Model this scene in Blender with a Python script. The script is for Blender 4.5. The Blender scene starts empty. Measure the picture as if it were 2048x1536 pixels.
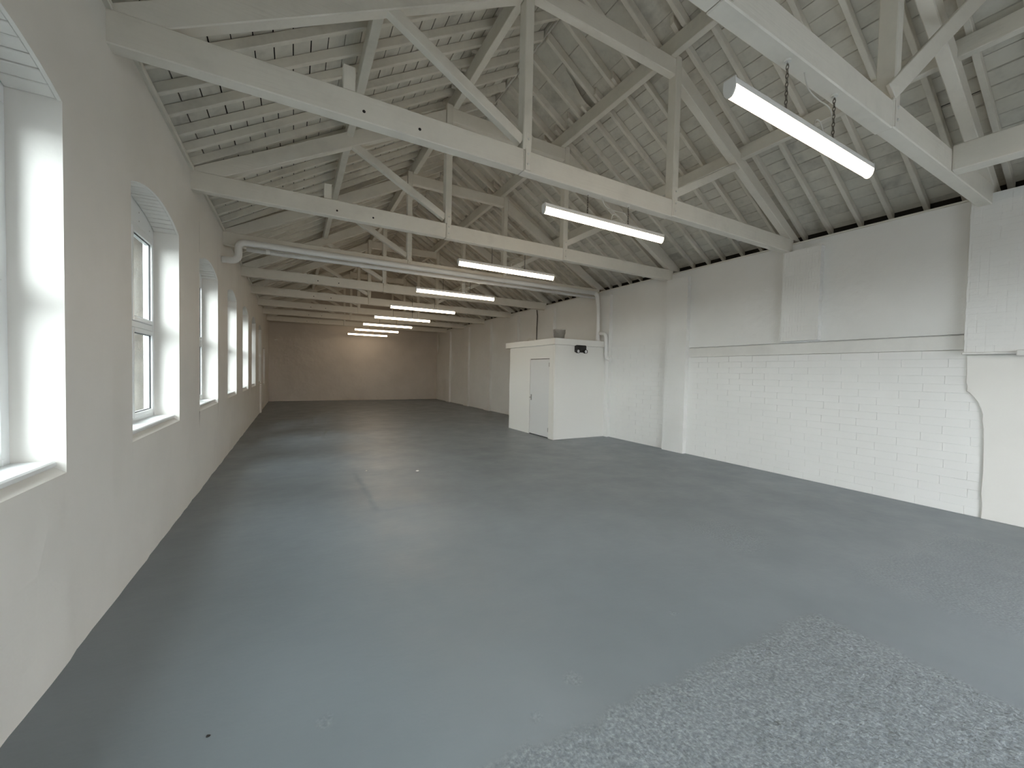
import bpy, bmesh, math, random
from mathutils import Vector, Matrix, noise
random.seed(7)
sc = bpy.context.scene
col = sc.collection

# ------------------------------------------------------------------ camera, world, exposure
F_PX = 790.26
cd = bpy.data.cameras.new('camera'); cam = bpy.data.objects.new('camera', cd); col.objects.link(cam)
cd.sensor_fit = 'HORIZONTAL'; cd.sensor_width = 36.0; cd.lens = F_PX / 2048 * 36.0
cd.clip_start = 0.05; cd.clip_end = 300
_r = Vector((0.87574121, -0.48232588, 0.02095395)); _u = Vector((-0.00429204, 0.0356227, 0.99935609)); _w = Vector((0.48276175, 0.87526725, -0.0291261))
m = Matrix.Identity(4)
for i in range(3):
    m[i][0] = _r[i]; m[i][1] = _u[i]; m[i][2] = -_w[i]
m.translation = Vector((1.056, 0.0, 1.6))
cam.matrix_world = m
sc.camera = cam

world = bpy.data.worlds.new('overcast_sky'); sc.world = world; world.use_nodes = True
bg = world.node_tree.nodes['Background']
bg.inputs['Color'].default_value = (0.92, 0.96, 1.0, 1); bg.inputs['Strength'].default_value = 9.0
LAMP_STRENGTH = 10.5
LAMP_COLOR = (1.0, 0.79, 0.56, 1)
sc.view_settings.view_transform = 'Standard'; sc.view_settings.look = 'None'
sc.view_settings.gamma = 1.0; sc.view_settings.use_curve_mapping = False
sc.view_settings.exposure = 0.82
sc.cycles.max_bounces = 6; sc.cycles.diffuse_bounces = 4; sc.cycles.glossy_bounces = 2; sc.cycles.transmission_bounces = 2; sc.cycles.transparent_max_bounces = 8
sc.cycles.use_light_tree = False; sc.cycles.caustics_reflective = False; sc.cycles.caustics_refractive = False
sc.cycles.sample_clamp_indirect = 6.0; sc.cycles.adaptive_threshold = 0.04; sc.cycles.adaptive_min_samples = 16

# ------------------------------------------------------------------ measures (metres; x across, y along the hall, z up)
W, L, Y0 = 8.165, 21.8, -3.0
XC = 4.22                     # ridge line
ZB, ZT = 3.643, 3.86          # tie beam bottom / top
K = 0.61                      # roof slope
EZ = 3.9                      # rafter underside at the left wall face
TY = dict(A=1.384, B=3.515, C=5.858, D=8.2, E=10.742, F=13.122, G=15.462, H=17.75, I=20.2)
TH = 0.115                    # truss thickness

# ------------------------------------------------------------------ materials
def nodes_of(name):
    mt = bpy.data.materials.new(name); mt.use_nodes = True
    nt = mt.node_tree; b = nt.nodes['Principled BSDF']
    return mt, nt, b
def N(nt, t, **kw):
    n = nt.nodes.new(t)
    for k, v in kw.items():
        if k in n.inputs.keys(): n.inputs[k].default_value = v
        else: setattr(n, k, v)
    return n
def pos(nt, scale=(1, 1, 1), rnd=False):
    g = nt.nodes.new('ShaderNodeNewGeometry'); mp = nt.nodes.new('ShaderNodeMapping')
    nt.links.new(g.outputs['Position'], mp.inputs['Vector']); mp.inputs['Scale'].default_value = scale
    if rnd:
        oi = nt.nodes.new('ShaderNodeObjectInfo'); ml = N(nt, 'ShaderNodeMath', operation='MULTIPLY'); ml.inputs[1].default_value = 37.0
        nt.links.new(oi.outputs['Random'], ml.inputs[0])
        cb = nt.nodes.new('ShaderNodeCombineXYZ')
        for i in range(3): nt.links.new(ml.outputs[0], cb.inputs[i])
        nt.links.new(cb.outputs[0], mp.inputs['Location'])
    return mp.outputs['Vector']
def ramp(nt, src, stops):
    r = nt.nodes.new('ShaderNodeValToRGB'); nt.links.new(src, r.inputs['Fac'])
    els = r.color_ramp.elements
    while len(els) < len(stops): els.new(0.5)
    for e, (p, c) in zip(els, stops):
        e.position = p; e.color = (c[0], c[1], c[2], 1) if not isinstance(c, (int, float)) else (c, c, c, 1)
    return r.outputs['Color']
def bump(nt, b, h, strength, dist, prev=None):
    n = nt.nodes.new('ShaderNodeBump'); n.inputs['Strength'].default_value = strength; n.inputs['Distance'].default_value = dist
    nt.links.new(h, n.inputs['Height'])
    if prev: nt.links.new(prev, n.inputs['Normal'])
    if b: nt.links.new(n.outputs['Normal'], b.inputs['Normal'])
    return n.outputs['Normal']
def simple(name, color, rough=0.5, metallic=0.0, bump_s=0, bump_scale=30, var=0.0, vscale=3.0, rnd=False):
    mt, nt, b = nodes_of(name)
    b.inputs['Base Color'].default_value = (*color, 1); b.inputs['Roughness'].default_value = rough; b.inputs['Metallic'].default_value = metallic
    if var:
        n = N(nt, 'ShaderNodeTexNoise', Scale=vscale, Detail=5.0, Roughness=0.6); nt.links.new(pos(nt, rnd=rnd), n.inputs['Vector'])
        lo = tuple(c * (1 - var) for c in color); hi = tuple(min(1, c * (1 + var * .5)) for c in color)
        nt.links.new(ramp(nt, n.outputs['Fac'], [(0.3, lo), (0.65, hi)]), b.inputs['Base Color'])
    if bump_s:
        n = N(nt, 'ShaderNodeTexNoise', Scale=bump_scale, Detail=4.0); nt.links.new(pos(nt), n.inputs['Vector'])
        bump(nt, b, n.outputs['Fac'], bump_s, 0.01)
    return mt

M = {}
WHITE = (0.70, 0.69, 0.64)
def timber(name, color, grain, dirt, rough=0.62):
    """painted timber: grain relief along one axis, thin grime with its own random shape"""
    mt, nt, b = nodes_of(name); b.inputs['Roughness'].default_value = rough
    g = N(nt, 'ShaderNodeTexNoise', Scale=1.0, Detail=2.0, Roughness=0.55); nt.links.new(pos(nt, grain, True), g.inputs['Vector'])
    d = N(nt, 'ShaderNodeTexNoise', Scale=2.3, Detail=4.0, Roughness=0.7); nt.links.new(pos(nt, rnd=True), d.inputs['Vector'])
    c = ramp(nt, d.outputs['Fac'], [(0.28, tuple(x * (1 - dirt) for x in color)), (0.47, tuple(x * (1 - dirt * .25) for x in color)), (0.62, color)])
    nt.links.new(c, b.inputs['Base Color'])
    bump(nt, b, g.outputs['Fac'], 0.35, 0.006)
    return mt
M['beam'] = timber('painted_truss_timber', (0.80, 0.765, 0.685), (3, 30, 45), 0.10)
M['post'] = timber('painted_post_timber', (0.78, 0.75, 0.67), (45, 45, 3), 0.12)
M['purlin'] = timber('painted_purlin_timber', (0.76, 0.73, 0.65), (45, 3, 45), 0.16)
M['rafter'] = timber('painted_rafter_timber', (0.80, 0.765, 0.68), (12, 45, 12), 0.22)
M['board'] = timber('painted_roof_board', (0.72, 0.69, 0.61), (50, 2.5, 50), 0.34, 0.7)

def wall_mat(name, color, brick=None, strength=0.25, lump=0.35, var=0.08):
    mt, nt, b = nodes_of(name); b.inputs['Roughness'].default_value = 0.55
    v = N(nt, 'ShaderNodeTexNoise', Scale=0.9, Detail=3.0, Roughness=0.62); nt.links.new(pos(nt), v.inputs['Vector'])
    c = ramp(nt, v.outputs['Fac'], [(0.3, tuple(x * (1 - var) for x in color)), (0.6, color)])
    nt.links.new(c, b.inputs['Base Color'])
    n1 = N(nt, 'ShaderNodeTexNoise', Scale=2.2, Detail=2.0, Roughness=0.55); nt.links.new(pos(nt), n1.inputs['Vector'])
    n2 = N(nt, 'ShaderNodeTexNoise', Scale=38.0, Detail=1.0); nt.links.new(pos(nt), n2.inputs['Vector'])
    a = bump(nt, None, n1.outputs['Fac'], lump, 0.05)
    a = bump(nt, b if not brick else None, n2.outputs['Fac'], strength, 0.004, a)
    if brick:
        g = nt.nodes.new('ShaderNodeNewGeometry'); sp = nt.nodes.new('ShaderNodeSeparateXYZ'); nt.links.new(g.outputs['Position'], sp.inputs[0])
        ad = N(nt, 'ShaderNodeMath', operation='ADD'); nt.links.new(sp.outputs['X'], ad.inputs[0]); nt.links.new(sp.outputs['Y'], ad.inputs[1])
        cb = nt.nodes.new('ShaderNodeCombineXYZ'); nt.links.new(ad.outputs[0], cb.inputs['X']); nt.links.new(sp.outputs['Z'], cb.inputs['Y'])
        bt = nt.nodes.new('ShaderNodeTexBrick'); bt.offset = 0.5
        bt.inputs['Scale'].default_value = 1.0; bt.inputs['Brick Width'].default_value = brick[0]; bt.inputs['Row Height'].default_value = brick[1]
        bt.inputs['Mortar Size'].default_value = brick[2]; bt.inputs['Mortar Smooth'].default_value = 1.0
        bt.inputs['Color1'].default_value = (1, 1, 1, 1); bt.inputs['Color2'].default_value = (.8, .8, .8, 1); bt.inputs['Mortar'].default_value = (0, 0, 0, 1)
        # joints partly filled by paint
        n3 = N(nt, 'ShaderNodeTexNoise', Scale=7.0, Detail=1.0); nt.links.new(pos(nt), n3.inputs['Vector'])
        mx = N(nt, 'ShaderNodeMix', data_type='RGBA'); nt.links.new(ramp(nt, n3.outputs['Fac'], [(0.42, 0.0), (0.62, 1.0)]), mx.inputs['Factor'])
        mx.inputs['B'].default_value = (0.85, 0.85, 0.85, 1)
        for o in mx.inputs:
            if o.name == 'A' and o.type == 'RGBA': nt.links.new(bt.outputs['Color'], o)
            if o.name == 'B' and o.type == 'RGBA': o.default_value = (0.9, 0.9, 0.9, 1)
        out = [o for o in mx.outputs if o.type == 'RGBA'][0]
        bump(nt, b, out, brick[3], 0.006, a)
    return mt
M['plaster'] = wall_mat('painted_plaster', (0.80, 0.78, 0.735), None, 0.18, 0.30, 0.06)
M['brickpaint'] = wall_mat('painted_brickwork', (0.82, 0.815, 0.79), (0.225, 0.075, 0.012, 0.38), 0.35, 0.25, 0.05)
M['block'] = wall_mat('painted_block', (0.83, 0.825, 0.80), None, 0.25, 0.15, 0.04)
M['farwall'] = wall_mat('dimmed_far_wall', (0.60, 0.545, 0.48), (0.225, 0.075, 0.010, 0.25), 0.2, 0.3, 0.10)  # white paint darkened and browned to stand in for light falloff here
M['lintel'] = simple('painted_steel_lintel', (0.76, 0.75, 0.715), 0.45, bump_s=0.1, bump_scale=12, var=0.06)
M['cubicle'] = simple('white_emulsion_board', (0.80, 0.79, 0.75), 0.5, bump_s=0.04, bump_scale=25)
M['door'] = simple('white_gloss_door', (0.74, 0.74, 0.73), 0.35)
M['upvc'] = simple('white_plastic_frame', (0.80, 0.82, 0.82), 0.3)
M['gasket'] = simple('black_rubber_gasket', (0.02, 0.022, 0.024), 0.5)
M['pipe'] = simple('white_painted_pipe', (0.82, 0.82, 0.80), 0.38, bump_s=0.08, bump_scale=20)
M['black'] = simple('black_plastic', (0.012, 0.012, 0.012), 0.4)
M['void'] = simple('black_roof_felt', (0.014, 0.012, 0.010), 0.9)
M['chain'] = simple('tarnished_steel_chain', (0.20, 0.18, 0.15), 0.45, metallic=0.8)
M['chrome'] = simple('steel_hardware', (0.35, 0.34, 0.32), 0.3, metallic=0.9)
M['hook'] = simple('painted_hook_plate', (0.72, 0.71, 0.66), 0.5)
M['cablew'] = simple('white_flex_cable', (0.62, 0.60, 0.54), 0.5)
M['lamphouse'] = simple('white_lamp_housing', (0.78, 0.77, 0.75), 0.4)
M['lens'] = simple('clear_lamp_lens', (0.75, 0.75, 0.75), 0.15)
M['bucket'] = simple('milky_grey_plastic', (0.52, 0.50, 0.46), 0.35, var=0.15, vscale=9)
M['stain'] = simple('bare_dark_timber', (0.10, 0.085, 0.065), 0.8)
M['asphalt'] = simple('wet_tarmac', (0.16, 0.16, 0.16), 0.8, var=0.2)
mt, nt, b = nodes_of('lamp_diffuser'); M['glow'] = mt
b.inputs['Base Color'].default_value = (0.9, 0.88, 0.8, 1); b.inputs['Emission Color'].default_value = LAMP_COLOR; b.inputs['Emission Strength'].default_value = LAMP_STRENGTH
mt, nt, b = nodes_of('window_glass'); M['glass'] = mt
tr = nt.nodes.new('ShaderNodeBsdfTransparent'); tr.inputs['Color'].default_value = (0.93, 0.96, 0.95, 1)
gl = nt.nodes.new('ShaderNodeBsdfGlossy'); gl.inputs['Roughness'].default_value = 0.02
lwt = nt.nodes.new('ShaderNodeLayerWeight'); lwt.inputs['Blend'].default_value = 0.5
pw = N(nt, 'ShaderNodeMath', operation='POWER'); nt.links.new(lwt.outputs['Facing'], pw.inputs[0]); pw.inputs[1].default_value = 5.0
fr = N(nt, 'ShaderNodeMath', operation='MULTIPLY_ADD'); nt.links.new(pw.outputs[0], fr.inputs[0]); fr.inputs[1].default_value = 0.9; fr.inputs[2].default_value = 0.03
mx = nt.nodes.new('ShaderNodeMixShader'); nt.links.new(fr.outputs[0], mx.inputs[0]); nt.links.new(tr.outputs[0], mx.inputs[1]); nt.links.new(gl.outputs[0], mx.inputs[2])
nt.links.new(mx.outputs[0], nt.nodes['Material Output'].inputs['Surface'])
# exterior roughcast
mt, nt, b = nodes_of('tan_roughcast'); M['roughcast'] = mt
n = N(nt, 'ShaderNodeTexNoise', Scale=9.0, Detail=6.0, Roughness=0.8); nt.links.new(pos(nt), n.inputs['Vector'])
nt.links.new(ramp(nt, n.outputs['Fac'], [(0.35, (0.026, 0.020, 0.015)), (0.5, (0.060, 0.048, 0.035)), (0.65, (0.10, 0.084, 0.065))]), b.inputs['Base Color'])
b.inputs['Roughness'].default_value = 0.9; bump(nt, b, n.outputs['Fac'], 0.8, 0.03)
# floor paint
mt, nt, b = nodes_of('grey_floor_paint'); M['floor'] = mt
at = nt.nodes.new('ShaderNodeAttribute'); at.attribute_name = 'rough'
v = N(nt, 'ShaderNodeTexNoise', Scale=0.55, Detail=4.0, Roughness=0.6); nt.links.new(pos(nt), v.inputs['Vector'])
c1 = ramp(nt, v.outputs['Fac'], [(0.3, (0.190, 0.219, 0.241)), (0.55, (0.214, 0.245, 0.268)), (0.7, (0.232, 0.264, 0.287))])
sp_ = N(nt, 'ShaderNodeTexNoise', Scale=62.0, Detail=2.0); nt.links.new(pos(nt), sp_.inputs['Vector'])
c2 = ramp(nt, sp_.outputs['Fac'], [(0.28, (0.155, 0.177, 0.193)), (0.5, (0.222, 0.253, 0.275)), (0.75, (0.34, 0.375, 0.398))])
mix = N(nt, 'ShaderNodeMix', data_type='RGBA')
ins = [i for i in mix.inputs if i.type == 'RGBA']; nt.links.new(at.outputs['Fac'], mix.inputs['Factor']); nt.links.new(c1, ins[0]); nt.links.new(c2, ins[1])
nt.links.new([o for o in mix.outputs if o.type == 'RGBA'][0], b.inputs['Base Color'])
rv = N(nt, 'ShaderNodeTexNoise', Scale=1.7, Detail=3.0, Roughness=0.65); nt.links.new(pos(nt), rv.inputs['Vector'])
nt.links.new(ramp(nt, rv.outputs['Fac'], [(0.3, 0.34), (0.7, 0.50)]), b.inputs['Roughness'])
b.inputs['Specular IOR Level'].default_value = 0.5
n1 = N(nt, 'ShaderNodeTexNoise', Scale=3.0, Detail=4.0, Roughness=0.6); nt.links.new(pos(nt, (1, 1.6, 1)), n1.inputs['Vector'])
a = bump(nt, None, n1.outputs['Fac'], 0.22, 0.02)
n2 = N(nt, 'ShaderNodeTexNoise', Scale=75.0, Detail=2.0, Roughness=0.6); nt.links.new(pos(nt), n2.inputs['Vector'])
bn = nt.nodes.new('ShaderNodeBump'); bn.inputs['Distance'].default_value = 0.008; nt.links.new(n2.outputs['Fac'], bn.inputs['Height']); nt.links.new(a, bn.inputs['Normal'])
ms = N(nt, 'ShaderNodeMapRange'); nt.links.new(at.outputs['Fac'], ms.inputs['Value']); ms.inputs['To Min'].default_value = 0.03; ms.inputs['To Max'].default_value = 0.75
nt.links.new(ms.outputs[0], bn.inputs['Strength']); nt.links.new(bn.outputs[0], b.inputs['Normal'])

# ------------------------------------------------------------------ mesh helpers
class MB:
    def __init__(s): s.v = []; s.f = []
    def quad(s, *pts):
        n = len(s.v); s.v += [tuple(p) for p in pts]; s.f.append(tuple(range(n, n + len(pts)))); return s
    def hexa(s, P):      # 8 corners: bottom 4 ccw, top 4 ccw
        n = len(s.v); s.v += [tuple(p) for p in P]
        for q in ((3, 2, 1, 0), (4, 5, 6, 7), (0, 1, 5, 4), (1, 2, 6, 5), (2, 3, 7, 6), (3, 0, 4, 7)): s.f.append(tuple(n + i for i in q))
        return s
    def box(s, x0, x1, y0, y1, z0, z1):
        return s.hexa([(x0, y0, z0), (x1, y0, z0), (x1, y1, z0), (x0, y1, z0), (x0, y0, z1), (x1, y0, z1), (x1, y1, z1), (x0, y1, z1)])
    def xz_prism(s, poly, y0, y1):   # polygon in x,z extruded along y
        n = len(s.v); k = len(poly)
        s.v += [(x, y0, z) for x, z in poly] + [(x, y1, z) for x, z in poly]
        s.f.append(tuple(range(n, n + k))); s.f.append(tuple(range(n + 2 * k - 1, n + k - 1, -1)))
        for i in range(k): j = (i + 1) % k; s.f.append((n + j, n + i, n + k + i, n + k + j))
        return s
    def yz_prism(s, poly, x0, x1):
        n = len(s.v); k = len(poly)
        s.v += [(x0, y, z) for y, z in poly] + [(x1, y, z) for y, z in poly]
        s.f.append(tuple(range(n + k - 1, n - 1, -1))); s.f.append(tuple(range(n + k, n + 2 * k)))
        for i in range(k): j = (i + 1) % k; s.f.append((n + i, n + j, n + k + j, n + k + i))
        return s
    def bar(s, p, q, half_a, half_b, up=(0, 0, 1)):
        p = Vector(p); q = Vector(q); d = (q - p).normalized(); a = d.cross(Vector(up)).normalized(); bb = a.cross(d).normalized()
        A = a * half_a; B = bb * half_b
        return s.hexa([p - A - B, p + A - B, q + A - B, q - A - B, p - A + B, p + A + B, q + A + B, q - A + B])
    def tube(s, path, r, n=10, caps=True):
        path = [Vector(p) for p in path]; base = len(s.v); prev = None
        for i, p in enumerate(path):
            d = (path[min(i + 1, len(path) - 1)] - path[max(i - 1, 0)]).normalized()
            if prev is None:
                a = d.cross(Vector((0, 0, 1)));
                if a.length < 1e-3: a = d.cross(Vector((0, 1, 0)))
            else: a = prev - d * prev.dot(d)
            a.normalize(); prev = a; c = d.cross(a); rr = r[i] if isinstance(r, (list, tuple)) else r
            for k in range(n):
                t = 2 * math.pi * k / n; s.v.append(tuple(p + a * math.cos(t) * rr + c * math.sin(t) * rr))
        for i in range(len(path) - 1):
            for k in range(n):
                j = (k + 1) % n; o = base + i * n; s.f.append((o + k, o + j, o + n + j, o + n + k))
        if caps:
            s.f.append(tuple(base + k for k in range(n - 1, -1, -1))); e = base + (len(path) - 1) * n; s.f.append(tuple(e + k for k in range(n)))
        return s
    def lathe(s, prof, center, n=24, axis='z'):
        base = len(s.v); cx, cy, cz = center
        for r, h in prof:
            for k in range(n):
                t = 2 * math.pi * k / n; a, c = r * math.cos(t), r * math.sin(t)
                s.v.append((cx + a, cy + c, cz + h) if axis == 'z' else ((cx + a, cy - h, cz + c) if axis == 'y' else (cx + h, cy + a, cz + c)))
        for i in range(len(prof) - 1):
            for k in range(n):
                j = (k + 1) % n; o = base + i * n; s.f.append((o + k, o + j, o + n + j, o + n + k))
        return s
    def mesh(s, name):
        me = bpy.data.meshes.new(name); me.from_pydata(s.v, [], s.f); me.validate(); me.update()
        bm = bmesh.new(); bm.from_mesh(me); bmesh.ops.recalc_face_normals(bm, faces=bm.faces); bm.to_mesh(me); bm.free()
        return me
def obj(name, mb, mat, parent=None, bevel=0, smooth=False, origin=None):
    """one mesh object; world-coordinate geometry, re-based on parent's or given origin"""
    me = mb if isinstance(mb, bpy.types.Mesh) else mb.mesh(name)
    if not isinstance(mb, bpy.types.Mesh):
        o_ = Vector(origin) if origin is not None else (parent.location if parent else None)
        if o_ is not None and o_.length: me.transform(Matrix.Translation(-o_))
    if not me.materials: me.materials.append(M[mat])
    if smooth:
        for p in me.polygons: p.use_smooth = True
    o = bpy.data.objects.new(name, me); col.objects.link(o)
    if parent:
        o.parent = parent
        if origin is not None: o.location = Vector(origin) - parent.location
    elif origin is not None: o.location = origin
    if bevel:
        bv = o.modifiers.new('edge', 'BEVEL'); bv.width = bevel; bv.segments = 1; bv.limit_method = 'ANGLE'
    return o
def tag(o, label=None, cat=None, group=None, kind=None):
    if label: o['label'] = label
    if cat: o['category'] = cat
    if group: o['group'] = group
    if kind: o['kind'] = kind
    return o
def empty(name, loc):
    o = bpy.data.objects.new(name, None); col.objects.link(o); o.location = loc; o.empty_display_size = 0.1; return o
def arc(c, r, a0, a1, u, v, n=7):
    c = Vector(c); u = Vector(u); v = Vector(v)
    return [c + u * r * math.cos(a0 + (a1 - a0) * i / (n - 1)) + v * r * math.sin(a0 + (a1 - a0) * i / (n - 1)) for i in range(n)]

# ------------------------------------------------------------------ floor
def rough_mask(x, y):
    w1 = 0.035 * noise.noise((x * 7, y * 7, 3)) + 0.02 * noise.noise((x * 22, y * 22, 9))
    def st(e, d): return max(0.0, min(1.0, d / e + 0.5))
    m1 = st(.06, 4.17 + w1 - x) * st(.06, 1.36 + w1 * 1.5 - 0.03 * (x - 2.5) - y)
    m2 = st(.30, x - 5.10 - w1 * 3) * st(.2, 1.45 + w1 * 2 - y) * .6
    m3 = st(.12, x - 4.66 - w1 * 2) * st(.4, 5.25 - x) * st(.12, y - 2.03 + w1 * 2 - abs(x - 4.75) * .25) * st(.3, 2.75 - y) * .55
    return m1, max(m2, m3)
def floor_h(x, y):
    m1, m2 = rough_mask(x, y); r = max(m1, m2)
    g = noise.noise((x * 46, y * 46, 1)) + .6 * noise.noise((x * 95, y * 95, 5))
    pit = max(0, noise.noise((x * 30, y * 30, 12)) - .25)
    h = 0.004 * m1 + r * (0.0042 * g - .016 * pit * m1)
    for px_, py_, pr_ in ((1.19, 1.93, .035), (2.345, 1.61, .05), (2.05, 1.5, .03), (3.3, 1.75, .03)):   # chipped spots
        d2 = (x - px_) ** 2 + (y - py_) ** 2
        if d2 < pr_ * pr_: h += min(0, .012 * (noise.noise((x * 60, y * 60, 20)) - .15)); r = max(r, .5)
    h += 0.0015 * noise.noise((x * 2.0, y * 2.0, 8))
    return h, r
def floor_far(x, y):
    w1 = 0.03 * noise.noise((x * 6, y * 6, 2))
    def st(e, d): return max(0.0, min(1.0, d / e + 0.5))
    inside = st(.05, x - 1.88 - w1) * st(.05, y - 4.58 - w1) * st(.5, 2.7 - x) * st(.7, 6.4 - y)
    return 0.007 * inside + 0.002 * noise.noise((x * 2, y * 2, 8)), 0.0
fb = MB(); rough_vals = []
def grid(x0, x1, y0, y1, step, fn):
    nx = max(1, round((x1 - x0) / step)); ny = max(1, round((y1 - y0) / step)); base = len(fb.v)
    for j in range(ny + 1):
        for i in range(nx + 1):
            x = x0 + (x1 - x0) * i / nx; y = y0 + (y1 - y0) * j / ny
            h, r = fn(x, y) if fn else (0, 0)
            if i in (0, nx) or j in (0, ny): h = 0
            fb.v.append((x, y, h)); rough_vals.append(r)
    for j in range(ny):
        for i in range(nx):
            a = base + j * (nx + 1) + i; fb.f.append((a, a + 1, a + nx + 2, a + nx + 1))
grid(0.6, 7.2, 0.30, 3.1, 0.0165, floor_h)
grid(1.2, 3.6, 4.2, 7.2, 0.025, floor_far)
for x0, x1, y0, y1 in ((-.5, 8.6, Y0 - .4, .30), (-.5, .6, .30, 3.1), (7.2, 8.6, .30, 3.1), (-.5, 8.6, 3.1, 4.2), (-.5, 1.2, 4.2, 7.2), (3.6, 8.6, 4.2, 7.2), (-.5, 8.6, 7.2, L + .4)):
    grid(x0, x1, y0, y1, 99, None)
fl_o = obj('floor', fb, 'floor', smooth=True); tag(fl_o, 'blue grey painted concrete floor with rough patches', kind='structure')
ra = fl_o.data.attributes.new('rough', 'FLOAT', 'POINT')
if len(fl_o.data.vertices) == len(rough_vals): ra.data.foreach_set('value', rough_vals)

# ------------------------------------------------------------------ left wall with arched windows
WIN = [(-.84, .56), (1.56, 2.96), (3.94, 5.32), (6.34, 7.72), (8.74, 10.02), (11.10, 12.40), (13.40, 14.66), (15.85, 17.05)]
SPRING, RISE, SILL, TW = 2.95, 0.125, 1.02, 0.45
def arch(y, a, b):
    h = (b - a) / 2; R = (h * h + RISE * RISE) / (2 * RISE); c = (a + b) / 2
    return SPRING + RISE - R + math.sqrt(max(R * R - (y - c) ** 2, 0))
lw = MB(); ol = MB(); ZTOP = 3.885; XM = -.275
def wob(y, z): return 0.010 * noise.noise((y * 2.3, z * 2.3, 4)) + 0.006 * noise.noise((y * 7, z * 7, 1))
def panel(ya, yb, za0, za1, zb0, zb1, rows=1):
    for r in range(rows):
        t0, t1 = r / rows, (r + 1) / rows
        P = [(ya, za0 + (za1 - za0) * t0), (yb, zb0 + (zb1 - zb0) * t0), (yb, zb0 + (zb1 - zb0) * t1), (ya, za0 + (za1 - za0) * t1)]
        lw.quad(*[(wob(y, z) if z < 0.9 else 0.0, y, z) for y, z in P])
def span(ya, yb):
    n = max(1, round((yb - ya) / .1))
    for i in range(n):
        a = ya + (yb - ya) * i / n; b = ya + (yb - ya) * (i + 1) / n
        panel(a, b, 0, .8, 0, .8, 4); panel(a, b, .8, ZTOP, .8, ZTOP)
ycur = Y0
ARCHED = WIN; RECT = (17.95, 19.10, 0.90, 2.36)
for wi, (a, b) in enumerate(ARCHED):
    span(ycur, a)
    n = 14; detailed = wi in (1, 2, 3)
    for i in range(n):
        p = a + (b - a) * i / n; q = a + (b - a) * (i + 1) / n
        panel(p, q, 0, .8, 0, .8, 4); panel(p, q, .8, SILL, .8, SILL)
        zp, zq = arch(p, a, b), arch(q, a, b)
        panel(p, q, zp, ZTOP, zq, ZTOP)
        lip = .018
        lw.quad((0, p, zp), (0, q, zq), (-lip, q, zq), (-lip, p, zp))
        up = .07 if detailed else 0
        if up: lw.quad((-lip, p, zp), (-lip, q, zq), (-lip, q, zq + up), (-lip, p, zp + up))
        lw.quad((-lip, p, zp + up), (-lip, q, zq + up), (XM, q, zq + up), (XM, p, zp + up)); ol.quad((XM, p, zp + up), (XM, q, zq + up), (-TW, q, zq + up), (-TW, p, zp + up))
        ol.quad((-TW, p, 0), (-TW, q, 0), (-TW, q, SILL), (-TW, p, SILL)); ol.quad((-TW, p, zp + up), (-TW, q, zq + up), (-TW, q, ZTOP), (-TW, p, ZTOP))
    # sloped plaster under the sill board, then flat bed
    lw.quad((0, a, SILL), (0, b, SILL), (-.05, b, SILL + .035), (-.05, a, SILL + .035)); lw.quad((-.05, a, SILL + .035), (-.05, b, SILL + .035), (XM, b, SILL + .035), (XM, a, SILL + .035)); ol.quad((XM, a, SILL + .035), (XM, b, SILL + .035), (-TW, b, SILL), (-TW, a, SILL))
    for y in (a, b):
        up = .07 if detailed else 0
        k = 12
        for i in range(k):   # jamb with a slightly chipped arris
            z0 = SILL + (SPRING - SILL) * i / k; z1 = SILL + (SPRING - SILL) * (i + 1) / k
            lw.quad((0, y, z0), (0, y, z1), (XM, y, z1), (XM, y, z0)); ol.quad((XM, y, z0), (XM, y, z1), (-TW, y, z1), (-TW, y, z0))
        if up: lw.quad((-.018, y, SPRING), (-.018, y, SPRING + up), (-TW, y, SPRING + up), (-TW, y, SPRING))
    ol.quad((-TW, ycur, 0), (-TW, a, 0), (-TW, a, ZTOP), (-TW, ycur, ZTOP))
    ycur = b
a, b, z0, z1 = RECT
span(ycur, a); ol.quad((-TW, ycur, 0), (-TW, a, 0), (-TW, a, ZTOP), (-TW, ycur, ZTOP))
panel(a, b, 0, z0, 0, z0); panel(a, b, z1, ZTOP, z1, ZTOP)
for x in (-TW,):
    ol.quad((x, a, 0), (x, b, 0), (x, b, z0), (x, a, z0)); ol.quad((x, a, z1), (x, b, z1), (x, b, ZTOP), (x, a, ZTOP))
lw.quad((0, a, z0), (0, b, z0), (-TW, b, z0), (-TW, a, z0)); lw.quad((0, a, z1), (0, b, z1), (-TW, b, z1), (-TW, a, z1))
for y in (a, b): lw.quad((0, y, z0), (0, y, z1), (-TW, y, z1), (-TW, y, z0))
span(b, L); ol.quad((-TW, b, 0), (-TW, L, 0), (-TW, L, ZTOP), (-TW, b, ZTOP))
lw.quad((0, Y0, ZTOP), (0, L, ZTOP), (-TW, L, ZTOP), (-TW, Y0, ZTOP))
wall_left = obj('wall_left', lw, 'plaster'); tag(wall_left, 'white plastered side wall with a row of arched windows', kind='structure')
obj('outer_leaf', ol, 'roughcast', wall_left)
# shallow pier where the wall steps at the far end
obj('pier', MB().box(-.01, .05, 16.32, 16.62, 0, 1.0), 'plaster', wall_left, .008)
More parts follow.
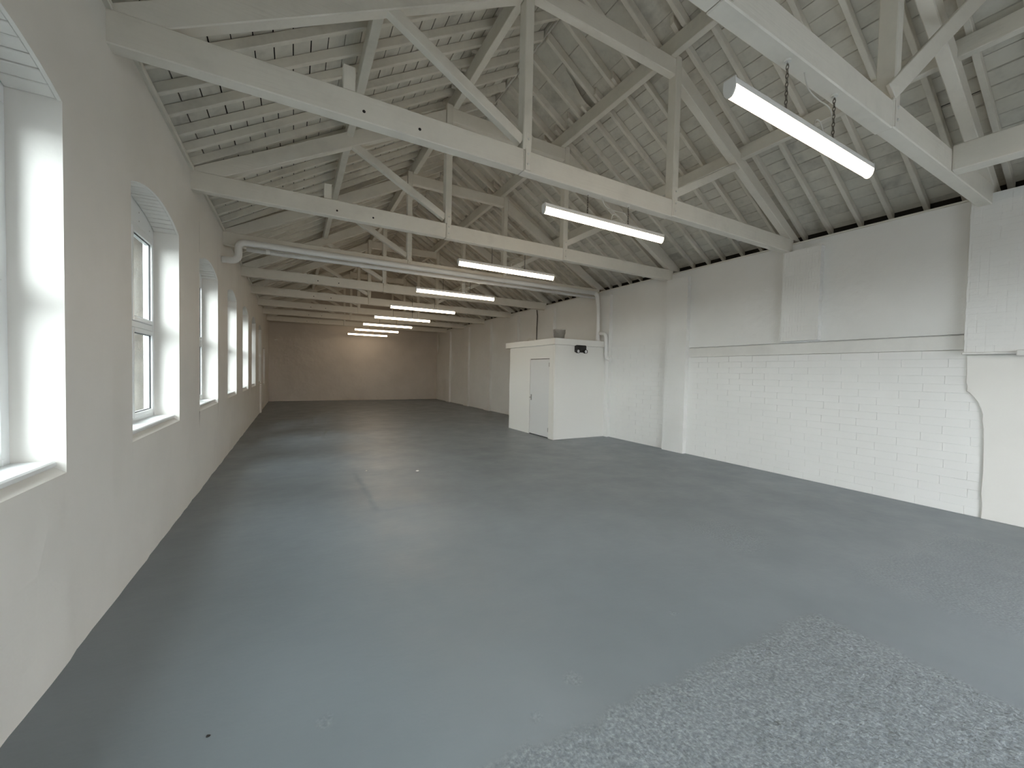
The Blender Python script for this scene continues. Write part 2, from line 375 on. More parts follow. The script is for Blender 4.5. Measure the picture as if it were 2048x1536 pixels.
# bricks of the arch soffits
for wi in (1, 2, 3):
    a, b = ARCHED[wi]; nb = 18
    bed = MB()
    for i in range(14):
        p = a + (b - a) * i / 14; q = a + (b - a) * (i + 1) / 14
        bed.quad((-.019, p, arch(p, a, b) + .03), (-.019, q, arch(q, a, b) + .03), (-.20, q, arch(q, a, b) + .03), (-.20, p, arch(p, a, b) + .03))
    obj('mortar_bed', bed, 'stain', wall_left)
    for i in range(nb):
        p = a + (b - a) * i / nb; q = a + (b - a) * (i + 1) / nb
        g = random.choice((.0015, .003, .005, .006)); p += g; q -= g
        zp, zq = arch(p, a, b), arch(q, a, b); d = random.uniform(0, .004); x1 = -.020; x0 = -.20
        mb = MB().hexa([(x0, p, zp + d), (x1, p, zp + d), (x1, q, zq + d), (x0, q, zq + d), (x0, p, zp + .068), (x1, p, zp + .068), (x1, q, zq + .068), (x0, q, zq + .068)])
        obj('brick', mb, 'plaster', wall_left, .003)
# plate along the wall head
obj('wall_plate', MB().box(-.02, .035, Y0, L, 3.855, 3.90), 'purlin', wall_left, .006)

def window(n, a, b, arched=True, z0=None, z1=None, voids=True):
    e = empty('window_%d' % n, (-.2, (a + b) / 2, 1.055)); tag(e, 'white plastic framed window number %d' % n, kind='structure')
    e['label'] = ['tall white framed window with arched head', 'square headed white framed window at the far end'][0 if arched else 1]
    z0 = 1.06 if z0 is None else z0; z1 = 2.87 if z1 is None else z1
    x0, x1 = -.27, -.20; fw = .06; c = (a + b) / 2; zm = 1.965
    o = obj('frame', MB().box(x0, x1, a, a + fw, z0, z1).box(x0, x1, b - fw, b, z0, z1).box(x0, x1, a + fw, b - fw, z0, z0 + fw).box(x0, x1, a + fw, b - fw, z1 - fw * .7, z1), 'upvc', e, .006)
    obj('mullion', MB().box(x0, x1, c - .035, c + .035, z0 + fw, z1 - fw * .7), 'upvc', e, .006)
    for (ya, yb) in ((a + fw, c - .035), (c + .035, b - fw)):
        obj('transom', MB().box(x0, x1, ya, yb, zm - .03, zm + .03), 'upvc', e, .006)
        for (za, zb_) in ((z0 + fw, zm - .03), (zm + .03, z1 - fw * .7)):
            s = .042; xs0, xs1 = -.258, -.188
            sash = obj('sash', MB().box(xs0, xs1, ya, ya + s, za, zb_).box(xs0, xs1, yb - s, yb, za, zb_).box(xs0, xs1, ya + s, yb - s, za, za + s).box(xs0, xs1, ya + s, yb - s, zb_ - s, zb_), 'upvc', e, .005)
            y_, Y_, z_, Z_ = ya + s, yb - s, za + s, zb_ - s; t = .007
            g = obj('gasket', MB().box(-.215, -.205, y_, y_ + t, z_, Z_).box(-.215, -.205, Y_ - t, Y_, z_, Z_).box(-.215, -.205, y_ + t, Y_ - t, z_, z_ + t).box(-.215, -.205, y_ + t, Y_ - t, Z_ - t, Z_), 'gasket')
            g.parent = sash; g.matrix_parent_inverse = Matrix.Translation(-e.location)
            pn = obj('pane', MB().box(-.226, -.220, y_, Y_, z_, Z_), 'glass'); pn.parent = sash; pn.matrix_parent_inverse = Matrix.Translation(-e.location)
    if arched:
        k = 14; poly = [(a, z1), (b, z1)] + [(b + (a - b) * i / k, arch(b + (a - b) * i / k, a, b) + .05) for i in range(k + 1)]
        hp = obj('head_panel', MB().yz_prism(poly, -.225, -.203), 'upvc', e)
        for yy in (b - .12, b - .42, b - .75, a + .15):
            for zz in (z1 + .05, z1 + .13):
                if zz < arch(yy, a, b) - .04:
                    sc_ = obj('screw', MB().lathe([(0, .001), (.007, .001), (.007, -.003)], (-.203, yy, zz), 8, 'x'), 'chrome'); sc_.parent = hp; sc_.matrix_parent_inverse = Matrix.Translation(-e.location)
        obj('sill_board', MB().box(-.20, -.033, a + .004, b - .004, SILL + .036, SILL + .068), 'upvc', e, .008)
    else:
        obj('sill_board', MB().box(-.20, -.02, a + .004, b - .004, z0, z0 + .03), 'upvc', e, .008)
    return e
nwin = 0
where = ['beside the camera', 'at the left edge of the picture, nearest one seen', 'second from the left edge, showing tan roughcast outside', 'third from the left edge', 'fourth from the left edge', 'fifth from the left edge', 'sixth from the left edge', 'seventh from the left edge, seen edge on']
for i, (a, b) in enumerate(ARCHED):
    nwin += 1; e = window(nwin, a, b); e['label'] = 'white framed arched window ' + where[i]
e = window(nwin + 1, RECT[0], RECT[1], False, RECT[2] + .02, RECT[3]); e['label'] = 'short square headed window nearest the far wall'

# ------------------------------------------------------------------ right wall
rw = MB().box(W, W + .45, Y0, L, 0, 1.983).box(W, W + .45, Y0, L, 2.182, 3.77).box(W, W + .45, Y0, 1.54, 1.983, 2.182).box(W, W + .45, 5.39, L, 1.983, 2.182).box(W + .06, W + .45, 1.54, 5.39, 1.983, 2.182)
wall_right = obj('wall_right', rw, 'brickpaint'); tag(wall_right, 'white painted brick and block side wall with pilasters', kind='structure')
obj('eaves_gap_filler', MB().box(W + .33, W + .45, Y0, L, 3.75, 4.06), 'void', wall_right)  # added black filler; its colour stands in for the shaded eaves gap
obj('wall_plate', MB().box(W - .015, W + .12, Y0, L, 3.772, 3.795), 'purlin', wall_right, .005)
def pilaster(name, y0, y1, z0, z1, depth, jit=.007, mat='brickpaint', parent=wall_right):
    mb = MB(); z = z0; i = 0
    while z < z1 - .01:
        h = min(.075, z1 - z); j = jit * (1 if i % 2 else .3)
        a = y0 + random.uniform(-j, j); b = y1 + random.uniform(-j, j); d = W - depth + random.uniform(-.001, .001)
        mb.box(d, W + .01, a, b, z, z + h + .001); z += h; i += 1
    return obj(name, mb, mat, parent, .0015)
for y0, y1, z0 in ((5.385, 5.915, 0), (7.655, 8.20, 0), (10.15, 10.68, 0), (12.42, 12.93, 0), (14.66, 15.17, 0), (16.95, 17.48, 0), (19.45, 19.95, 0)):
    pilaster('pilaster', y0, y1, z0, 3.643, .095)
pilaster('pilaster', 3.065, 3.60, 2.20, 3.643, .095, .006)
up = pilaster('pier', .60, 1.545, 1.95, 3.77, .11, .006)
obj('ledge', MB().box(W - .135, W, .55, 1.555, 1.925, 1.952), 'lintel', wall_right, .006)
obj('bracket', MB().box(W - .20, W, .85, 1.135, 1.90, 1.965), 'lintel', wall_right, .008)
poly = [(1.535, 1.925), (1.528, 1.70), (1.53, 1.60), (1.518, 1.55), (1.522, 1.485), (1.50, 1.475), (1.46, 1.42), (1.425, 1.36), (1.40, 1.29), (1.383, 1.215), (1.388, 1.15), (1.372, 1.05), (1.365, .8), (1.36, .55), (1.366, .3), (1.352, .15), (1.357, 0), (Y0, 0), (Y0, 1.925)]
obj('render_coat', MB().yz_prism(poly, W - .030, W + .005), 'plaster', wall_right, .006)
obj('lintel', MB().box(W - .004, W + .07, 1.542, 5.388, 1.988, 2.168), 'lintel', wall_right, .005)
# painted blocks of the infill bays
bm_cache = {}
def block_mesh(wd, h, v):
    k = (round(wd, 3), round(h, 3), v)
    if k not in bm_cache:
        bm_cache[k] = MB().box(0, .02, 0, wd, 0, h).mesh('block')
    return bm_cache[k]
def blocks(ya, yb, zmax, p=.432, h=.1045):
    r = 0; z = 0.0
    while z < zmax - .02:
        hh = min(h, zmax - z); off = (r % 2) * p / 2 + .012 * (r % 3); y = yb - off
        cells = []
        if off > .05: cells.append((y, yb))
        while y > ya + .02:
            cells.append((max(y - p, ya), y)); y -= p
        for c0, c1 in cells:
            if c1 - c0 < .06: continue
            g = random.choice((.0006, .001, .0015, .0025, .0035))
            o = obj('block', block_mesh(round(c1 - c0 - 2 * g, 3), round(hh - random.choice((.0, .0, .0004, .0012)), 4), 0), 'block', wall_right)
            o.location = (W - .0045 - random.uniform(0, .0012), c0 + g, z)
            bv = o.modifiers.new('edge', 'BEVEL'); bv.width = .0022; bv.segments = 1
        z += h; r += 1
blocks(1.335, 5.385, 1.985)
blocks(5.93, 7.645, 2.30)

# ------------------------------------------------------------------ end walls
zr = EZ + K * XC + .16
gp = [(-.45, 0), (W + .45, 0), (W + .45, 3.8), (XC * 2, 3.9 + .1), (XC, zr), (0, 4.0), (-.45, 3.8)]
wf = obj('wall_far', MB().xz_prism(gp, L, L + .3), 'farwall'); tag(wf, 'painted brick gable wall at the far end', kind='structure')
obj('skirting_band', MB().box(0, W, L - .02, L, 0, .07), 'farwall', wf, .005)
# entrance end behind the camera: gable with a wide open loading doorway
OX0, OX1, OZ = 3.1, 6.0, 2.7
wb = obj('wall_back', MB().box(-.45, OX0, Y0 - .3, Y0, 0, OZ).box(OX1, W + .45, Y0 - .3, Y0, 0, OZ).xz_prism([(-.45, OZ), (W + .45, OZ), (W + .45, 3.8), (XC * 2, 4.0), (XC, zr), (0, 4.0), (-.45, 3.8)], Y0 - .3, Y0), 'brickpaint'); tag(wb, 'painted gable wall with a loading doorway behind the camera', kind='structure')

# ------------------------------------------------------------------ roof
def zl(x): return EZ + K * x
CS = math.sqrt(1 + K * K)
rv = MB(); o1 = .150
rv.xz_prism([(-.6, zl(-.6) + o1), (XC, zl(XC) + o1), (2 * XC + .6, zl(-.6) + o1), (2 * XC + .6, zl(-.6) + o1 + .03), (XC, zl(XC) + o1 + .035), (-.6, zl(-.6) + o1 + .03)], Y0 - .3, L + .3)
ceil = obj('ceiling', rv, 'void'); tag(ceil, 'open pitched roof lined with white painted boards on rafters', kind='structure')
mir = lambda x: 2 * XC - x
def slope_poly(xa, xb, d0, d1, right):
    """quad in x,z: along the slope from xa to xb, between vertical offsets d0..d1 above the rafter underside"""
    P = [(xa, zl(xa) + d0), (xb, zl(xb) + d0), (xb, zl(xb) + d1), (xa, zl(xa) + d1)]
    return [(mir(x), z) for x, z in P] if right else P
RD = .10   # rafter depth measured vertically
segs = [Y0, .2, 4.9, 9.7, 15.3, L]
px = .152
for right in (False, True):
    rows = []
    x = -.03 if not right else -.137
    while x < 3.22: rows.append((x, x + px)); x += px
    if right: rows += [(x, x + .46), (x + .46, XC - .03)]
    else:
        while x < XC - .1: rows.append((x, min(x + px * 1.05, XC - .02))); x += px * 1.05
    for ri, (xa, xb) in enumerate(rows):
        g = random.choice((.0025, .004, .0055, .007)); t = random.uniform(0, .004)
        mb = MB().xz_prism(slope_poly(xa + g, xb - g, RD + t, RD + t + .022, right), 0, 1)
        me = mb.mesh('board')
        ys = [segs[0]] + [s + random.choice((-.68, -.34, 0, .34, .68)) for s in segs[1:-1]] + [segs[-1]]
        gap_row = right and abs(xa - .927) < .02
        if gap_row:      # a shrunken length of board beside the near truss, with open gaps along both edges
            ys = sorted([y_ for y_ in ys if not 1.0 < y_ < 2.0] + [1.36, 1.66])
            narrow = MB().xz_prism(slope_poly(xa + .017, xb - .020, RD + t, RD + t + .022, right), 0, 1).mesh('board')
        for i in range(len(ys) - 1):
            o = obj('board', narrow if gap_row and ys[i] == 1.36 else me, 'board', ceil); o.location = (0, ys[i] + .002, random.uniform(-.001, .001)); o.scale = (1, ys[i + 1] - ys[i] - .004, 1)
def beak(right, dy):
    P = [(3.27, zl(3.27) - .035), (XC - .02, zl(XC - .02) - .035), (XC - .02, zl(XC) + RD - .012), (3.10, zl(3.10) + RD), (3.10, zl(3.10) + .05), (3.235, zl(3.235) - .02)]
    P = [(x, z) for x, z in P]
    if right: P = [(mir(x), z) for x, z in P]
    return MB().xz_prism(P, 0, dy).mesh('rafter')
rw_ = .052
for right, y_first, pitch, y_up, p_up in ((False, 4.83 - 27 * .34, .34, 4.95 - 24 * .39, .39), (True, 3.43 - 22 * .355, .355, 3.33 - 19 * .40, .40)):
    me = MB().xz_prism(slope_poly(-.15, 3.33, 0, RD, right), 0, rw_).mesh('rafter'); mu = beak(right, rw_ + .004)
    y = y_first
    while y < L - .05:
        if y > Y0:
            o = obj('rafter', me, 'rafter', ceil, .005); o.location = (0, y + random.uniform(-.012, .012), random.uniform(-.004, .002)); o.rotation_euler.z = random.uniform(-.002, .002)
        y += pitch
    y = y_up
    while y < L - .05:
        if y > Y0:
            o = obj('rafter', mu, 'rafter', ceil, .005); o.location = (0, y + random.uniform(-.02, .02), random.uniform(-.004, .003))
        y += p_up
    s = (lambda a, b: (mir(b), mir(a))) if right else (lambda a, b: (a, b))
    xa, xb = s(3.165, 3.255); obj('purlin', MB().box(xa, xb, Y0, L, 5.625, 5.845), 'purlin', ceil, .006)
    xa, xb = s(1.66, 1.75); obj('purlin', MB().box(xa, xb, Y0, L, 4.75, 4.925), 'purlin', ceil, .006)
obj('ridge_board', MB().box(XC - .016, XC + .016, Y0, L, 6.50, 6.63), 'purlin', ceil, .004)
obj('ridge_conduit', MB().tube([(XC, Y0, 6.47), (XC, L, 6.47)], .014, 8), 'cablew', ceil, smooth=True)

# a strip of lining that has come loose and sags between two upper rafters
sg = MB(); nu, nv = 10, 4
for lay in (0, -.004):
    for j in range(nv + 1):
        for i in range(nu + 1):
            u, v_ = i / nu, j / nv; x = 4.70 + .60 * u; d = .11 * v_ * math.sin(math.pi * min(1, u ** 1.6))
            sg.v.append((x, 5.40 - .30 * v_, zl(mir(x)) + RD - .003 - d + lay))
n1_ = (nu + 1) * (nv + 1)
for lay in (0, n1_):
    for j in range(nv):
        for i in range(nu):
            a = lay + j * (nu + 1) + i; sg.f.append((a, a + 1, a + nu + 2, a + nu + 1))
for i in range(nu):
    a = nv * (nu + 1) + i; sg.f.append((a, a + 1, a + 1 + n1_, a + n1_))
obj('loose_lining', sg, 'board', ceil)

# ------------------------------------------------------------------ trusses
TRUSS = {'A': 'nearest white timber roof truss, crossing the top right corner', 'B': 'white timber truss running from the top left corner, carrying the second light',
 'C': 'third white timber truss, just in front of the overhead pipe', 'D': 'white timber truss with the white pipe fixed along its tie beam', 'E': 'white timber truss directly behind the overhead pipe',
 'F': 'second white timber truss behind the overhead pipe', 'G': 'third white timber truss behind the overhead pipe', 'H': 'last but one white timber truss before the far wall', 'I': 'farthest white timber truss, just before the far wall'}
t = TH
def truss(k):
    y = TY[k]; e = empty('roof_truss', (XC, y, ZB)); tag(e, TRUSS[k], 'roof truss', 'trusses of the hall roof')
    rot = 0
    y2 = y + t
    pieces = ((-.03, 3.078), (3.081, 5.284), (5.287, W + .03))
    for i, (xa, xb) in enumerate(pieces):
        dz = (0, -.004, .003)[i]; dy = (0, .002, -.003)[i]
        obj('tie_beam', MB().box(xa, xb, y + dy, y2 + dy, ZB + dz, ZT + dz), 'beam', e, .008)
    # principal rafters, left and mirrored
    for right in (False, True):
        f = (lambda x: mir(x)) if right else (lambda x: x)
        P = [(-.02, ZT - .002), (.31, ZT - .002), (3.06, 5.34), (3.06, 5.57), (-.02, 3.86 + .02)]
        P = [(f(x), z) for x, z in P]
        if right: P = [(min(x, W + .25), z) for x, z in P]
        obj('principal_rafter', MB().xz_prism(P, y + .004, y2 - .004), 'beam', e, .008)
        xa, xb = sorted((f(3.065), f(3.165)))
        obj('queen_post', MB().box(xa, xb, y - .006, y2 + .004, ZT - .003, 5.66), 'post', e, .008)
        if k == 'A' and right:
            obj('strut', MB().bar((5.245, y + .01, 3.915), (6.46, 1.19, 5.10), .016, .068), 'beam', e, .006)
        else:
            obj('strut', MB().bar((f(3.07), y + t / 2, 3.955), (f(1.70), y + t / 2, 4.70), .04, .05), 'beam', e, .006)
        # cleat strap where the post meets the tie beam, with bolts
        xs = f(3.065) if not right else f(3.165)
        st = obj('strap', MB().box(xs + .028, xs + .09, y - .010, y - .002, ZB + .01, ZT + .16), 'beam', e, .003)
        for zz in (ZB + .07, ZB + .17, ZB + .32):
            bt_ = obj('bolt', MB().lathe([(0, .010), (.011, .010), (.013, 0)], (xs + .058, y - .010, zz), 8, 'y'), 'hook'); bt_.parent = st; bt_.matrix_parent_inverse = Matrix.Translation(-e.location)
    obj('straining_beam', MB().box(3.12, 5.33, y + .008, y2 - .008, 5.415, 5.622), 'beam', e, .008)
    if k != 'D':
        for xh in (1.55, 2.015):
            obj('bolt_hole', MB().lathe([(0, .0), (.013, .0), (.013, -.01)], (xh, y - .0012, 3.722), 10, 'y'), 'void', e)
    if k in 'BC': obj('stub_post', MB().box(1.39, 1.485, y + .01, y + .075, ZT, 4.06), 'post', e, .006)
    return e
for k in 'ABCDEFGHI': truss(k)
tb = obj('trimmer_beam', MB().bar((6.745, 1.385, 3.775), (6.90, -1.2, 3.775), .085, .122), 'beam', None, .008, origin=(6.745, 1.385, 3.65))
tag(tb, 'short heavy white timber meeting the nearest truss at the right edge', 'beam')

# ------------------------------------------------------------------ batten lights
LW = 1.80
def chain_mesh(x, y, z0, z1):
    mb = MB(); z = z0; i = 0; ln = .030
    while z < z1 - .005:
        c = Vector((x, y, z + ln * .5)); u = Vector((1, 0, 0)) if i % 2 else Vector((0, 1, 0))
        path = [c + u * .008 * math.cos(a) + Vector((0, 0, 1)) * (ln * .62) * math.sin(a) for a in [2 * math.pi * q / 8 for q in range(9)]]
        mb.tube(path, .0028, 5, False); z += ln * .92; i += 1
    return mb
def light(i, k, x0, yc, zc, chains):
    e = empty('batten_light', (x0 + LW / 2, yc, zc + .10))
    ords = ['largest and nearest lit batten light, upper right', 'second lit batten light, hanging below the truss in front of the pilaster', 'third lit batten light, just in front of the overhead pipe', 'lit batten light just behind the overhead pipe', 'fifth lit batten light from the camera', 'sixth lit batten light from the camera', 'seventh lit batten light from the camera', 'last but one lit batten light, near the far wall', 'smallest lit batten light, nearest the far wall']
    tag(e, ords[i], 'ceiling light', 'batten lights hung from the trusses')
    x1 = x0 + LW; hw = .036
    zt = zc + .055; zm = zc + .012
    obj('housing', MB().yz_prism([(yc - hw, zm), (yc + hw, zm), (yc + hw * .95, zt - .01), (yc + hw * .8, zt), (yc - hw * .8, zt), (yc - hw * .95, zt - .01)], x0, x1), 'lamphouse', e)
    prof = [(yc + hw * .97 * math.cos(a), zm - .062 * math.sin(a)) for a in [math.pi * q / 10 for q in range(11)]]
    obj('diffuser', MB().yz_prism(prof, x0 + .004, x1 - .004), 'glow', e, smooth=False)
    capp = [(yc + (hw + .002) * math.cos(a), zm - .066 * math.sin(a)) for a in [math.pi * q / 10 for q in range(11)]] + [(yc - hw, zt), (yc + hw, zt)]
    for xa, xb in ((x0 - .006, x0 + .003), (x1 - .003, x1 + .006)): obj('end_cap', MB().yz_prism(capp, xa, xb), 'lamphouse', e)
    for cx in chains:
        ch = obj('chain', chain_mesh(cx, yc, zt, ZB - .02), 'chain', e)
        h = obj('hook', MB().tube([(cx, yc, ZB), (cx, yc, ZB - .015)], .022, 10).tube(arc((cx, yc, ZB - .028), .014, -math.pi * .5, math.pi, (1, 0, 0), (0, 0, 1), 7), .004, 6), 'hook', e)
    cx = chains[1]
    pts = [(cx - .42, yc, ZB + .0), (cx - .36, yc, ZB - .09), (cx - .2, yc + .01, ZB - .10), (cx - .06, yc + .01, ZB - .10), (cx - .005, yc + .01, ZB - .14), (cx + .005, yc + .012, zt + .09), (cx - .02, yc + .012, zt + .035), (cx - .10, yc + .01, zt + .03), (cx - .19, yc, zt + .085), (cx - .25, yc, zt + .075), (cx - .27, yc, zt)]
    # smooth the flex
    sm = []
    for q in range(len(pts) - 1):
        p0, p1, p2, p3 = (Vector(pts[max(q - 1, 0)]), Vector(pts[q]), Vector(pts[q + 1]), Vector(pts[min(q + 2, len(pts) - 1)]))
        for s_ in range(4):
            u = s_ / 4; sm.append(.5 * ((2 * p1) + (p2 - p0) * u + (2 * p0 - 5 * p1 + 4 * p2 - p3) * u * u + (3 * p1 - p0 - 3 * p2 + p3) * u ** 3))
    sm.append(Vector(pts[-1])); obj('flex', MB().tube(sm, .0045, 6), 'cablew', e, smooth=True)
for i, k in enumerate('ABCDEFGHI'):
    yc = TY[k] + t / 2; x0 = {'A': 3.235, 'B': 3.37, 'C': 3.31}.get(k, 3.28); zc = {'A': 3.25, 'B': 3.345, 'C': 3.315}.get(k, 3.29)
    if k == 'A': yc = 1.44
    light(i, k, x0, yc, zc, (x0 + .585, x0 + 1.21))

# ------------------------------------------------------------------ pipes
yp = 8.08; zp = 3.69
X, Zv, Yv = (1, 0, 0), (0, 0, 1), (0, 1, 0)
path = [(.0, yp, 3.365), (.10, yp, 3.37)] + arc((.13, yp, 3.47), .10, -math.pi / 2, 0, X, Zv) + arc((.33, yp, 3.59), .10, math.pi, math.pi / 2, X, Zv) + [(2, yp, zp), (5, yp, zp + .005), (7.86, yp - .05, zp + .01)]
path += arc((7.86, yp - .06, zp - .10), .11, math.pi / 2, 0, X, Zv) + [(7.985, yp - .08, 3.2), (7.975, yp - .11, 2.75), (7.97, yp - .12, 2.452)]
e = empty('waste_pipe', (.33, yp, zp)); tag(e, 'white pipe elbowed along the fourth truss and down to the cubicle roof', 'pipe')
obj('pipe_run', MB().tube(path, .054, 16), 'pipe', e, smooth=True)
for xx in (.44, .60): obj('collar', MB().tube([(xx, yp, zp), (xx + .03, yp, zp)], .060, 16), 'pipe', e)
for xx in (2.6, 5.2, 7.3): obj('collar', MB().tube([(xx, yp - .02 * (xx > 6), zp), (xx + .03, yp - .02 * (xx > 6), zp)], .058, 16), 'pipe', e)
obj('collar', MB().tube([(7.97, yp - .12, 2.452), (7.97, yp - .118, 2.50)], .066, 16), 'pipe', e)
e = empty('slim_pipe', (.34, yp + .04, 3.585)); tag(e, 'thinner white pipe running just under the elbowed pipe', 'pipe')
obj('pipe_run', MB().tube([(.34, yp + .04, 3.585), (7.93, yp - .01, 3.59)], .033, 14), 'pipe', e, smooth=True)
for xx in (.62, 2.15, 4.6, 6.6): obj('coupling', MB().tube([(xx, yp + .03, 3.586), (xx + .06, yp + .03, 3.586)], .040, 14), 'pipe', e)
e = empty('overflow_pipe', (8.02, 7.60, 2.0)); tag(e, 'short white elbowed pipe on the wall beside the cubicle', 'pipe')
path = [(7.99, 7.93, 2.62), (8.0, 7.85, 2.61)] + arc((8.01, 7.80, 2.52), .09, math.pi / 2, 0, (0, -1, 0), Zv) + [(8.03, 7.70, 2.3)] + arc((8.03, 7.60, 2.09), .10, math.pi, 1.5 * math.pi, (0, -1, 0), Zv)
path = [(7.99, 7.93, 2.66), (8.0, 7.86, 2.65)] + [Vector((8.01, 7.80 - .10 * math.sin(a), 2.53 + .11 * math.cos(a))) for a in [math.pi / 2 * q / 6 for q in range(7)]] + [(8.025, 7.70, 2.3)] + [Vector((8.03, 7.60 + .10 * math.cos(a), 2.09 - .10 * math.sin(a))) for a in [math.pi / 2 * q / 6 for q in range(7)]] + [(8.04, 7.55, 1.988)]
obj('pipe_run', MB().tube(path, .047, 14), 'pipe', e, smooth=True)
obj('collar', MB().tube([(8.03, 7.70, 2.16), (8.03, 7.70, 2.12)], .055, 14), 'pipe', e)
obj('collar', MB().tube([(8.037, 7.575, 1.99), (8.04, 7.545, 1.988)], .055, 14), 'pipe', e)

# ------------------------------------------------------------------ cubicle with door
CX, CY0, CY1, CZ = 6.505, 7.78, 10.02, 2.29
D0, D1, DH = 8.02, 8.90, 1.95
e = empty('store_cubicle', (CX, CY0, 0)); tag(e, 'white boxed in cubicle with a door against the right wall', 'cubicle')
front = MB().box(CX, CX + .08, CY0 + .08, D0 - .012, 0, CZ).box(CX, CX + .08, D1 + .012, CY1, 0, CZ).box(CX, CX + .08, D0 - .012, D1 + .012, DH + .015, CZ)
obj('front_wall', front, 'cubicle', e)
obj('side_wall', MB().box(CX, W - .09, CY0, CY0 + .08, 0, CZ), 'cubicle', e, .004)
obj('side_wall', MB().box(CX + .08, W - .01, CY1 - .08, CY1, 0, CZ), 'cubicle', e)
obj('roof_slab', MB().box(CX - .04, W - .10, CY0 - .04, CY1 + .20, CZ, CZ + .155), 'cubicle', e, .006)
obj('corner_bead', MB().box(CX - .002, CX + .03, CY0 - .002, CY0 + .03, 0, CZ), 'cubicle', e)
obj('door_frame', MB().box(CX + .02, CX + .075, D0 - .012, D0 - .004, 0, DH + .015).box(CX + .02, CX + .075, D1 + .004, D1 + .012, 0, DH + .015).box(CX + .02, CX + .075, D0 - .004, D1 + .004, DH + .006, DH + .015), 'stain', e)
dr = obj('door', MB().box(CX + .008, CX + .048, D0, D1, .022, DH), 'door', e, .003)
def sub(name, mb, mat, parent, root, **kw):
    o = obj(name, mb, mat, None, **kw); o.parent = parent; o.matrix_parent_inverse = Matrix.Translation(-root.location); return o
sub('handle', MB().tube([(CX + .01, D1 - .07, .965), (CX - .045, D1 - .07, .965), (CX - .05, D1 - .16, .962)], .010, 8).box(CX + .002, CX + .010, D1 - .092, D1 - .048, .89, 1.04), 'chrome', dr, e)
for zz in (.16, 1.76): sub('hinge', MB().box(CX - .004, CX + .010, D0 - .012, D0 + .006, zz, zz + .10), 'chrome', dr, e)

# emergency light on the cubicle
e = empty('emergency_light', (7.235, CY0, 2.125)); tag(e, 'black twin head emergency light on the cubicle side', 'emergency light')
obj('housing', MB().xz_prism([(7.085, 2.13), (7.385, 2.13), (7.395, 2.15), (7.395, 2.285), (7.375, 2.305), (7.095, 2.305), (7.075, 2.285), (7.075, 2.15)], CY0 - .075, CY0), 'black', e, .008)
for xx in (7.10, 7.335):
    hd = obj('lamp_head', MB().lathe([(0, -.05), (.03, -.05), (.045, -.01), (.048, .05), (.040, .05), (.037, .04)], (xx, CY0 - .085, 2.15), 20, 'y'), 'black', e, smooth=True)
    sub('lens', MB().lathe([(0, .046), (.022, .045), (.040, .040)], (xx, CY0 - .085, 2.15), 20, 'y'), 'lens', hd, e, smooth=True)

# bucket on the cubicle roof
e = empty('plastic_bucket', (6.91, 8.2, CZ + .155)); tag(e, 'grey plastic bucket standing on the cubicle roof', 'bucket')
zb_ = CZ + .155
obj('body', MB().lathe([(0, .004), (.122, .004), (.125, .0), (.152, .262), (.160, .262), (.160, .245), (.149, .245), (.147, .255), (.121, .010), (0, .010)], (6.91, 8.2, zb_), 28), 'bucket', e, smooth=True)
obj('bail_handle', MB().tube([Vector((6.91 + .162 * math.cos(a), 8.2 - .02 - .10 * math.sin(a), zb_ + .245 - .13 * math.sin(a))) for a in [math.pi * q / 14 for q in range(15)]], .004, 6), 'chrome', e, smooth=True)
cb_ = obj('loose_cable', MB().tube([(6.62, 9.3, zb_ + .006), (6.60, 9.2, zb_ + .05), (6.62, 9.12, zb_ + .09), (6.66, 9.05, zb_ + .05), (6.68, 9.0, zb_ + .006)], .006, 6), 'cablew', None, smooth=True, origin=(6.62, 9.3, zb_)); tag(cb_, 'small loop of pale cable on the cubicle roof', 'cable')
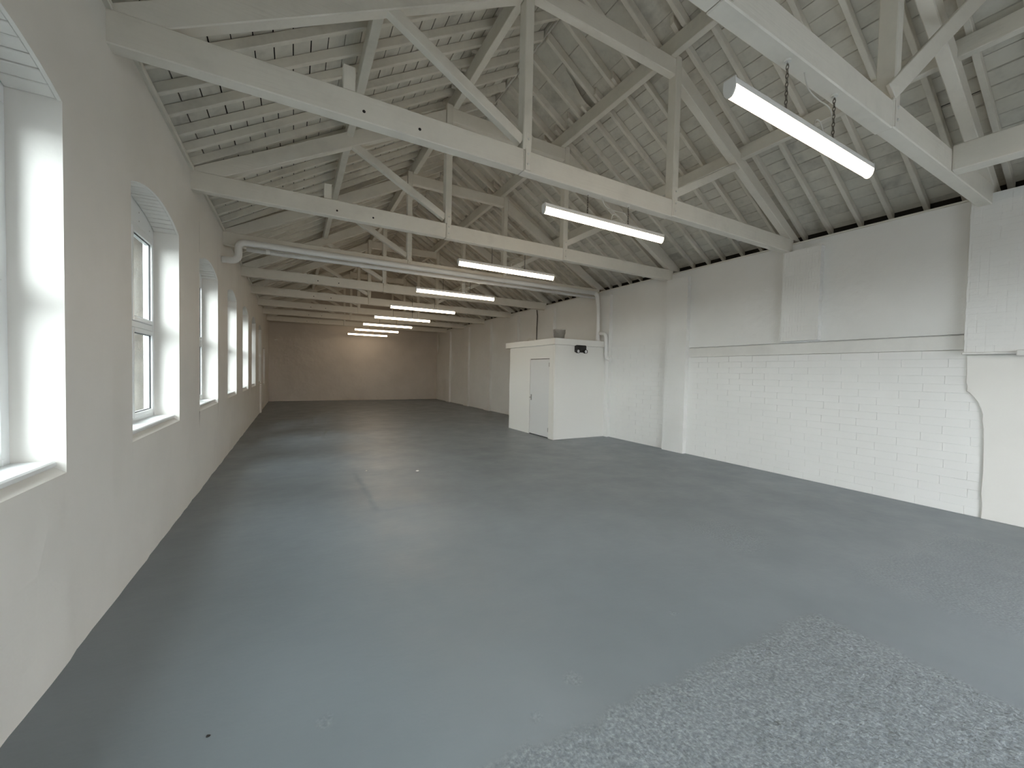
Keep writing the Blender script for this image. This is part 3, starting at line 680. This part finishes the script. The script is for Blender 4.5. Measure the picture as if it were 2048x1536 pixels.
bc = obj('black_cable', MB().tube([(W - .02, 11.24, 3.70), (W - .02, 11.20, 3.5), (W - .022, 11.215, 3.1), (W - .02, 11.22, 2.6), (W - .02, 11.21, 1.2)], .014, 8), 'black', None, smooth=True, origin=(W - .02, 11.21, 1.2)); tag(bc, 'thick black cable dropping down the wall behind the cubicle', 'cable')
wc = obj('hanging_cable', MB().tube([(W - .02, 21.45, 3.64), (W - .03, 21.40, 3.3), (W - .05, 21.3, 3.0), (W - .04, 21.36, 2.7), (W - .03, 21.5, 2.54)], .014, 8), 'cablew', None, smooth=True, origin=(W - .02, 21.45, 2.54)); tag(wc, 'short pale cable hanging in the far right corner', 'cable')
sk = obj('wall_switch', MB().box(W - .04, W, 18.9, 19.0, 1.95, 2.12).box(W - .05, W, 18.86, 19.04, 1.94, 1.952), 'lintel', None, .004, origin=(W - .02, 18.95, 1.94)); tag(sk, 'small painted switch box on the far right wall', 'switch')

# little things lying on the floor
for nm, lab, mat_, (x, y), rr in (('paint_fleck', 'left one of two tiny white paint flecks on the floor', 'cubicle', (2.055, 6.477), .018), ('paint_fleck', 'right one of two tiny white paint flecks on the floor', 'cubicle', (2.774, 6.156), .024), ('dark_pebble', 'tiny black pebble on the floor near the left foreground', 'black', (.736, 2.077), .008)):
    mb = MB(); zf = .009 if y > 4 else 0.0
    mb.lathe([(0, 0), (rr, .001), (rr * .8, rr * .35), (rr * .3, rr * .5), (0, rr * .52)], (x, y, zf), 7)
    mb.v = [(a + random.uniform(-.2, .2) * rr, b_ + random.uniform(-.2, .2) * rr, c_) for a, b_, c_ in mb.v]
    tag(obj(nm, mb, mat_, None, origin=(x, y, zf)), lab, 'debris')

# ------------------------------------------------------------------ outside
g = obj('ground', MB().box(-60, 40, -50, 80, -.35, -.25), 'asphalt'); tag(g, 'grey tarmac yard outside the windows', kind='structure')
e = empty('daylight_block_building', (-6, 25, -.25)); tag(e, 'unseen tan roughcast building shaped to dim the far windows', 'building')
obj('wall', MB().box(-9.4, -2.6, 10.5, 40, -.25, 8.0), 'roughcast', e)  # unseen mass, set close and tall to cut daylight at the far end
obj('roof', MB().xz_prism([(-9.8, 8.0), (-2.2, 8.0), (-6.0, 10.2)], 10.2, 40.3), 'asphalt', e)
